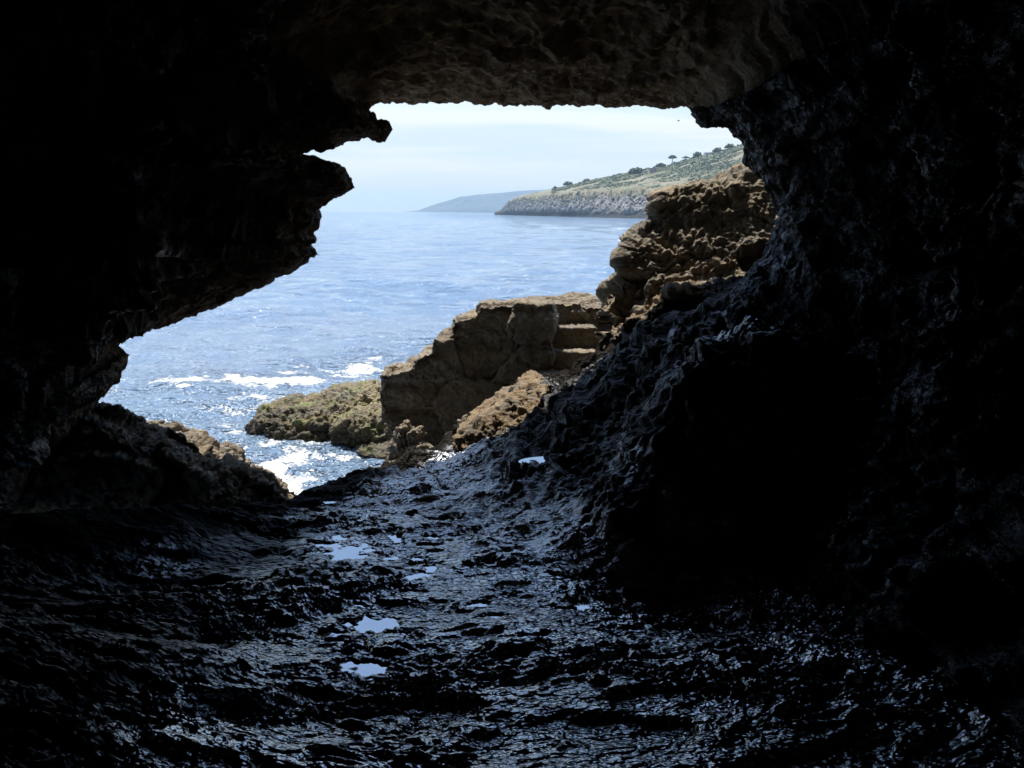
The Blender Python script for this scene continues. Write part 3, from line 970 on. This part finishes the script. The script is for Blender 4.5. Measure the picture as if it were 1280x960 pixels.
def build_headland():
    nc, nr = 520, 260
    u = np.concatenate([np.linspace(618, 940, 460), np.linspace(942, 1250, nc - 460)])
    t = np.concatenate([np.linspace(-0.02, 1, 110), np.linspace(1.01, 2.1, 120), np.linspace(2.15, 3, 30)])
    T, Ug = np.meshgrid(t, u, indexing='ij')
    p = headland_point(Ug.ravel(), np.maximum(T.ravel(), 0))
    p[:, 2] = np.where(T.ravel() < 0, -3, p[:, 2])
    tr = T.ravel()
    k = smooth(0.0, 0.25, tr) * smooth(2.9, 1.9, tr) * smooth(618, 640, Ug.ravel())
    band = smooth(1.5, 0.8, tr)
    q = p * np.array([1, 1, 1.6])
    rg = ridged(q * 0.05, 5, 501, 0.6)
    p[:, 2] += k * (rg * (1.6 * band + 0.35) + fbm(q * 0.22, 3, 503) * (1.0 * band + 0.3))
    p[:, 1] -= k * band * (ridged(q * np.array([0.09, 0.09, 0.2]), 4, 505, 0.6) * 2.4 + 2)
    p[:, 2] += k * band * (fbm(q * 0.5, 3, 507) * 0.7)
    K = NT('headland_ground')
    v = K.coords((1, 1, 1))
    sep = K.n('ShaderNodeSeparateXYZ')
    K.l(K.n('ShaderNodeNewGeometry').outputs['Position'], sep.inputs[0])
    hz = K.math('ADD', sep.outputs['Z'], K.math('MULTIPLY', K.math('SUBTRACT', K.noise(v, 0.05, 5), 0.5), 14.0))
    rockc = K.ramp(K.noise(v, 0.22, 8, 0.75), [(0.32, (0.10, 0.095, 0.09)), (0.5, (0.27, 0.26, 0.245)), (0.68, (0.48, 0.46, 0.43))])
    soil = K.ramp(K.noise(v, 0.06, 6, 0.6), [(0.35, (0.13, 0.14, 0.085)), (0.5, (0.21, 0.20, 0.13)), (0.66, (0.33, 0.29, 0.20))])
    grey = K.ramp(K.noise(v, 0.12, 6, 0.7), [(0.55, (0, 0, 0)), (0.64, (1, 1, 1))])
    soil = K.mix(K.math('MULTIPLY', grey, 0.6), soil, (0.30, 0.29, 0.26))
    m1 = K.n('ShaderNodeMapRange')
    m1.inputs['From Min'].default_value, m1.inputs['From Max'].default_value = 13, 20
    K.l(hz, m1.inputs['Value'])
    c = K.mix(m1.outputs[0], rockc, soil)
    m2 = K.n('ShaderNodeMapRange')
    m2.inputs['From Min'].default_value, m2.inputs['From Max'].default_value = 6.5, 3.0
    K.l(K.math('ADD', sep.outputs['Z'], K.math('MULTIPLY', K.math('SUBTRACT', K.noise(v, 0.08, 4), 0.5), 4.0)), m2.inputs['Value'])
    c = K.mix(K.math('MULTIPLY', m2.outputs[0], 0.85), c, (0.05, 0.047, 0.043))
    K.l(c, K.bsdf.inputs['Base Color'])
    K.bsdf.inputs['Roughness'].default_value = 0.95
    K.l(K.bump(K.noise(v, 0.5, 8, 0.75), 0.9, 2.5), K.bsdf.inputs['Normal'])
    tag(mesh_np('headland', p, grid_faces(nr, nc), K.m), kind='structure')


build_headland()

# ------------------------------------------------------------------ far hills across the bay
FAR = [(500, 265), (522, 263), (545, 255), (575, 246), (600, 243), (625, 241), (660, 238), (700, 236), (780, 234), (900, 232), (1100, 228)]


def build_hills():
    f = np.array(FAR, float)
    u = np.linspace(500, 1100, 400)
    vv = np.interp(u, f[:, 0], f[:, 1])
    D = 7000.0
    top = at(u, vv, D + 500)
    top[:, 2] = np.maximum(top[:, 2], -2) + fbm(np.stack([u * 0.06, 0 * u, 0 * u], -1), 4, 601) * 3.0
    base = at(u, horizon(u), D)
    rows = []
    for t in np.linspace(0, 1, 24):
        p = base * (1 - t) + top * t
        p[:, 2] = -3 + (top[:, 2] + 3) * t ** 0.6
        p[:, 1] += ridged(p * 0.006, 3, 603) * 35 * math.sin(math.pi * t)
        rows.append(p)
    for t in np.linspace(0.1, 1, 6):
        p = top.copy()
        p[:, 1] += 600 * t
        p[:, 2] *= (1 - t)
        rows.append(p)
    P = np.array(rows)
    K = NT('far_hill')
    K.l(K.ramp(K.noise(K.coords(), 0.006, 6), [(0.35, (0.035, 0.05, 0.045)), (0.65, (0.075, 0.085, 0.075))]), K.bsdf.inputs['Base Color'])
    K.bsdf.inputs['Roughness'].default_value = 1
    tag(mesh_np('hills', P.reshape(-1, 3), grid_faces(len(P), len(u)), K.m), kind='structure')


build_hills()

# ------------------------------------------------------------------ plants and houses on the headland


def leaf_material(name, lo, hi):
    k = NT(name)
    k.l(k.ramp(k.noise(k.coords(), 0.35, 4), [(0.35, lo), (0.65, hi)]), k.bsdf.inputs['Base Color'])
    k.bsdf.inputs['Roughness'].default_value = 0.9
    return k.m


M_LEAF = leaf_material('tree_leaf', (0.05, 0.07, 0.035), (0.12, 0.145, 0.08))
M_SCRUB = leaf_material('scrub_leaf', (0.06, 0.08, 0.045), (0.17, 0.185, 0.115))
M_BARK = leaf_material('bark', (0.06, 0.045, 0.03), (0.10, 0.08, 0.06))

_t = (1 + 5 ** 0.5) / 2
ICO_V = np.array([(-1, _t, 0), (1, _t, 0), (-1, -_t, 0), (1, -_t, 0), (0, -1, _t), (0, 1, _t), (0, -1, -_t), (0, 1, -_t), (_t, 0, -1), (_t, 0, 1), (-_t, 0, -1), (-_t, 0, 1)])
ICO_V /= np.linalg.norm(ICO_V[0])
ICO_F = np.array([(0, 11, 5), (0, 5, 1), (0, 1, 7), (0, 7, 10), (0, 10, 11), (1, 5, 9), (5, 11, 4), (11, 10, 2), (10, 7, 6), (7, 1, 8), (3, 9, 4), (3, 4, 2), (3, 2, 6), (3, 6, 8),
                  (3, 8, 9), (4, 9, 5), (2, 4, 11), (6, 2, 10), (8, 6, 7), (9, 8, 1)])


def clumps(centres, sizes):
    n = len(centres)
    jit = rng.uniform(0.6, 1.35, (n, 12, 1))
    v = centres[:, None, :] + ICO_V[None] * jit * sizes[:, None, None] * np.array([1, 1, 0.8])
    f = ICO_F[None] + (np.arange(n) * 12)[:, None, None]
    return v.reshape(-1, 3), f.reshape(-1, 3)


def ground_at(u, t):
    return headland_point(np.array([float(u)]), np.array([float(t)]))[0]


def tree(name, label, u, t, height, width, kind):
    b = ground_at(u, t)
    b[2] -= 0.4
    e = tag(empty(name, tuple(b)), label, 'tree', 'trees on the headland')
    tv, tf = [], []

    def limb(p0, p1, r0, r1):
        k = len(tv)
        ax = np.array(p1) - np.array(p0)
        ax = ax / np.linalg.norm(ax)
        s = np.cross(ax, [0.3, 1, 0.1])
        s /= np.linalg.norm(s)
        w = np.cross(ax, s)
        for p, r in ((p0, r0), (p1, r1)):
            for i in range(7):
                a = i * 2 * math.pi / 7
                tv.append(np.array(p) + r * (math.cos(a) * s + math.sin(a) * w))
        for i in range(7):
            tf.append([k + i, k + (i + 1) % 7, k + 7 + (i + 1) % 7, k + 7 + i])

    stem = 0.62 if kind == 'umbrella' else 0.35
    topp = b + np.array([0.2, 0, height * stem])
    limb(b, topp, height * .045, height * .03)
    for i in range(6):
        a = i * math.pi / 3 + .3
        limb(topp, topp + np.array([math.cos(a) * width * .32, math.sin(a) * width * .32, height * .2]), height * .02, height * .008)
    put(e, mesh_np('trunk', np.array(tv), np.array(tf), M_BARK))
    n = 260
    r = np.sqrt(rng.uniform(0, 1, n)) * width / 2
    a = rng.uniform(0, 2 * math.pi, n)
    if kind == 'umbrella':
        zz = height * (0.72 + 0.28 * (1 - (2 * r / width) ** 2) * rng.uniform(0.15, 1, n))
    else:
        zz = height * (0.3 + 0.7 * np.sqrt(np.maximum(0, 1 - (2 * r / width) ** 2)) * rng.uniform(0.1, 1, n))
    cc = np.stack([r * np.cos(a), r * np.sin(a), zz], -1) + b
    cc += 0.12 * width * np.stack([fbm(cc * 0.6, 2, 701), fbm(cc * 0.6, 2, 702), 0.4 * fbm(cc * 0.6, 2, 703)], -1)
    put(e, mesh_np('crown', *clumps(cc, rng.uniform(.035, .075, n) * width), M_LEAF, False))


tree('umbrella_pine', 'tall umbrella pine with a flat crown standing alone on the headland skyline', 840, 2.0, 9.5, 8.5, 'umbrella')
tree('umbrella_pine', 'smaller umbrella pine just right of the tall lone pine on the skyline', 857, 2.0, 6.0, 6.0, 'umbrella')
tree('broadleaf_tree', 'round dense tree on the skyline between the small pine and the white house', 872, 2.0, 7.5, 9.0, 'round')
tree('broadleaf_tree', 'dark bushy tree on the skyline right of the white house', 897, 2.0, 6.0, 9.5, 'round')
tree('broadleaf_tree', 'highest dark bushy tree at the right end of the skyline', 912, 2.0, 6.0, 9.0, 'round')
tree('round_bush', 'round pale bush low on the skyline near the headland tip', 710, 2.0, 6.0, 10.0, 'round')
tree('round_bush', 'low wide bush on the skyline right of the round pale bush', 734, 2.0, 4.5, 10.0, 'round')
tree('round_bush', 'tiny bush nearest the headland tip', 694, 2.0, 3.5, 5.0, 'round')
tree('broadleaf_tree', 'wide dark tree on the slope just left of the pink house', 795, 1.85, 6.5, 15.0, 'round')
tree('broadleaf_tree', 'dark spreading tree on the slope between the pink house and the tall pine', 826, 1.9, 5.5, 10.0, 'round')


def scrub():
    n = 9000
    u = rng.uniform(690, 960, n)
    t = rng.uniform(1.05, 2.05, n)
    p = headland_point(u, t)
    m = fbm(p * 0.03, 3, 801) + 0.25 * (t - 1.4) >-0.12
    p = p[m]
    p[:, 2] += 0.4
    n2 = 1500
    u2 = rng.uniform(690, 960, n2)
    p2 = headland_point(u2, rng.uniform(1.8, 2.06, n2))
    p2 = p2[fbm(p2 * 0.045, 3, 807) > 0.08]
    p2[:, 2] += 0.9
    p = np.vstack([p, p2])
    v, f = clumps(p, rng.uniform(0.5, 1.5, len(p)) * (1 + 0.9 * smooth(0.0, 0.5, fbm(p * 0.02, 2, 805))))
    tag(mesh_np('scrub', v, f, M_SCRUB, False), 'low grey-green scrub scattered over the headland slope', 'scrub', kind='stuff')


scrub()


def plain(name, c, r=0.8):
    k = NT(name)
    k.l(k.ramp(k.noise(k.coords(), 1.5, 4), [(0.3, tuple(x * .85 for x in c)), (0.7, c)]), k.bsdf.inputs['Base Color'])
    k.bsdf.inputs['Roughness'].default_value = r
    return k.m


def box(x0, x1, y0, y1, z0, z1):
    v = np.array([(x, y, z) for z in (z0, z1) for y in (y0, y1) for x in (x0, x1)], float)
    f = np.array([(0, 1, 5, 4), (2, 6, 7, 3), (0, 4, 6, 2), (1, 3, 7, 5), (4, 5, 7, 6), (0, 2, 3, 1)])
    return v, f


def house(name, label, u, t, w, h, colr):
    b = ground_at(u, t)
    e = tag(empty(name, tuple(b)), label, 'house')
    m = plain('house_wall_paint', colr)
    put(e, mesh_np('wall', *(lambda q: (q[0] + b, q[1]))(box(-w / 2, w / 2, -3, 4, -2, h)), m, False))
    put(e, mesh_np('roof', *(lambda q: (q[0] + b, q[1]))(box(-w / 2 - .25, w / 2 + .25, -3.25, 4.25, h + .003, h + .35)), plain('roof_render', tuple(c * .8 for c in colr)), False))
    dk = plain('window_dark', (0.05, 0.05, 0.06), 0.3)
    for k in (-1, 1):
        put(e, mesh_np('window', *(lambda q: (q[0] + b, q[1]))(box(k * w * .25 - .5, k * w * .25 + .5, -3.08, -3.003, h * .4, h * .4 + 1.3)), dk, False))


house('small_house', 'small pinkish flat-roofed house half way up the headland slope', 816, 1.72, 7.0, 4.2, (0.42, 0.33, 0.29))
house('small_house', 'pale white flat-roofed house on the headland skyline among trees', 885, 1.95, 6.5, 3.6, (0.62, 0.60, 0.58))


# ------------------------------------------------------------------ a gull in the sky by the right edge of the mouth
def gull():
    c = at(np.array([848.]), np.array([151.]), np.array([170.]))[0]
    v, f = [], []
    prof = [(-0.28, .01), (-0.2, .05), (-0.05, .08), (0.1, .07), (0.2, .045), (0.27, .035), (0.32, .01)]
    for x, r in prof:
        for i in range(8):
            a = i * math.pi / 4
            v.append((x, r * math.cos(a), r * math.sin(a)))
    for k in range(len(prof) - 1):
        for i in range(8):
            f.append((k * 8 + i, k * 8 + (i + 1) % 8, k * 8 + 8 + (i + 1) % 8, k * 8 + 8 + i))
    for s in (-1, 1):
        st = [(0.03, .06, .03, .12), (0.08, .28, .16, .11), (0.02, .48, .12, .08), (-0.1, .68, .06, .02)]
        b = len(v)
        for (x, y, z, ch) in st:
            v += [(x + ch, s * y, z), (x - ch, s * y, z), (x, s * y, z + .02), (x, s * y, z - .01)]
        for k in range(3):
            o = b + k * 4
            for i, j in ((0, 2), (2, 1), (1, 3), (3, 0)):
                f.append((o + i, o + j, o + 4 + j, o + 4 + i))
    o = mesh_np('gull', np.array(v) + c, np.array(f), plain('feather', (0.25, 0.25, 0.26)))
    tag(o, 'tiny dark gull flying in the pale sky beside the right edge of the cave mouth', 'bird')


gull()

# ------------------------------------------------------------------ haze
hb = mesh_np('haze', *box(-12500, 12500, -12500, 12500, -6, 235), bpy.data.materials.new('haze_air'), False)
hm = hb.data.materials[0]
hm.use_nodes = True
hm.node_tree.nodes.clear()
ho = hm.node_tree.nodes.new('ShaderNodeOutputMaterial')
hv = hm.node_tree.nodes.new('ShaderNodeVolumePrincipled')
hv.inputs['Color'].default_value = (0.56, 0.78, 1.0, 1)
hv.inputs['Density'].default_value = 0.00014
hv.inputs['Anisotropy'].default_value = 0.0
hm.node_tree.links.new(hv.outputs[0], ho.inputs['Volume'])
tag(hb, kind='stuff')

# ------------------------------------------------------------------ sky, sun, camera
SUN_EL, SUN_AZ = math.radians(64), math.radians(-18)          # azimuth from straight ahead, negative = left
w = bpy.data.worlds.new('World')
scn.world = w
w.use_nodes = True
nt = w.node_tree
bg = nt.nodes['Background']
sky = nt.nodes.new('ShaderNodeTexSky')
sky.sky_type = 'NISHITA'
sky.sun_disc = False
sky.sun_elevation = SUN_EL
sky.sun_rotation = SUN_AZ
sky.air_density = 1.1
sky.dust_density = 0.3
sky.ozone_density = 3.0
tc = nt.nodes.new('ShaderNodeTexCoord')
mp = nt.nodes.new('ShaderNodeMapping')
mp.inputs['Scale'].default_value = (1.2, 1.2, 16)
ns = nt.nodes.new('ShaderNodeTexNoise')
ns.inputs['Scale'].default_value = 1.6
ns.inputs['Detail'].default_value = 7
ns.inputs['Roughness'].default_value = 0.55
rp = nt.nodes.new('ShaderNodeMapRange')                      # streaks of thin cloud
rp.inputs['From Min'].default_value, rp.inputs['From Max'].default_value = 0.40, 0.66
rp.inputs['To Min'].default_value, rp.inputs['To Max'].default_value = 0.92, 1.0
sp = nt.nodes.new('ShaderNodeSeparateXYZ')
ele = nt.nodes.new('ShaderNodeMapRange')                     # a veil low over the sea, thinning out upwards
ele.inputs['From Min'].default_value, ele.inputs['From Max'].default_value = 0.10, 0.30
ele.inputs['To Min'].default_value, ele.inputs['To Max'].default_value = 0.92, 0.05
ml = nt.nodes.new('ShaderNodeMath')
ml.operation = 'MULTIPLY'
mx = nt.nodes.new('ShaderNodeMix')
mx.data_type = 'RGBA'
vc = nt.nodes.new('ShaderNodeMix')
vc.data_type = 'RGBA'
vc.inputs[6].default_value = (3.2, 3.6, 3.95, 1)
vc.inputs[7].default_value = (4.3, 4.25, 4.2, 1)
vf = nt.nodes.new('ShaderNodeMapRange')
vf.inputs['From Min'].default_value, vf.inputs['From Max'].default_value = 0.46, 0.58
hzn = nt.nodes.new('ShaderNodeMapRange')
hzn.inputs['From Min'].default_value, hzn.inputs['From Max'].default_value = 0.07, 0.02
ad = nt.nodes.new('ShaderNodeMath')
ad.operation = 'MAXIMUM'
nt.links.new(ns.outputs['Fac'], vf.inputs['Value'])
nt.links.new(vf.outputs[0], ad.inputs[0])
nt.links.new(sp.outputs['Z'], hzn.inputs['Value'])
nt.links.new(hzn.outputs[0], ad.inputs[1])
nt.links.new(ad.outputs[0], vc.inputs[0])
nt.links.new(vc.outputs[2], mx.inputs[7])
nt.links.new(tc.outputs['Generated'], mp.inputs['Vector'])
nt.links.new(tc.outputs['Generated'], sp.inputs[0])
nt.links.new(sp.outputs['Z'], ele.inputs['Value'])
nt.links.new(mp.outputs[0], ns.inputs['Vector'])
nt.links.new(ns.outputs['Fac'], rp.inputs['Value'])
nt.links.new(rp.outputs[0], ml.inputs[0])
nt.links.new(ele.outputs[0], ml.inputs[1])
nt.links.new(ml.outputs[0], mx.inputs[0])
nt.links.new(sky.outputs[0], mx.inputs[6])
nt.links.new(mx.outputs[2], bg.inputs['Color'])
bg.inputs['Strength'].default_value = 0.12

sl = bpy.data.lights.new('sun', 'SUN')
sl.energy = 4.0
sl.angle = math.radians(0.53)
sl.color = (1.0, 0.95, 0.87)
so = bpy.data.objects.new('sun', sl)
d = Vector((math.sin(SUN_AZ) * math.cos(SUN_EL), math.cos(SUN_AZ) * math.cos(SUN_EL), math.sin(SUN_EL)))
so.rotation_euler = d.to_track_quat('Z', 'Y').to_euler()
so.location = (0, 0, 60)
col.objects.link(so)

cam = bpy.data.cameras.new('camera')
cam.sensor_width = 36
cam.lens = 36 * F / 1280
cam.clip_start = 0.05
cam.clip_end = 40000
co = bpy.data.objects.new('camera', cam)
co.matrix_world = Matrix.Translation((0, 0, EYE)) @ Matrix(CAMR.tolist()).to_4x4()
col.objects.link(co)
scn.camera = co

vs = scn.view_settings
vs.view_transform = 'Standard'
vs.look = 'None'
vs.exposure = 1.0
vs.gamma = 1
cy = scn.cycles
cy.use_denoising = True
cy.max_bounces = 6
cy.diffuse_bounces = 4
cy.glossy_bounces = 3
cy.volume_bounces = 0
cy.sample_clamp_indirect = 6
cy.caustics_reflective = False
cy.caustics_refractive = False
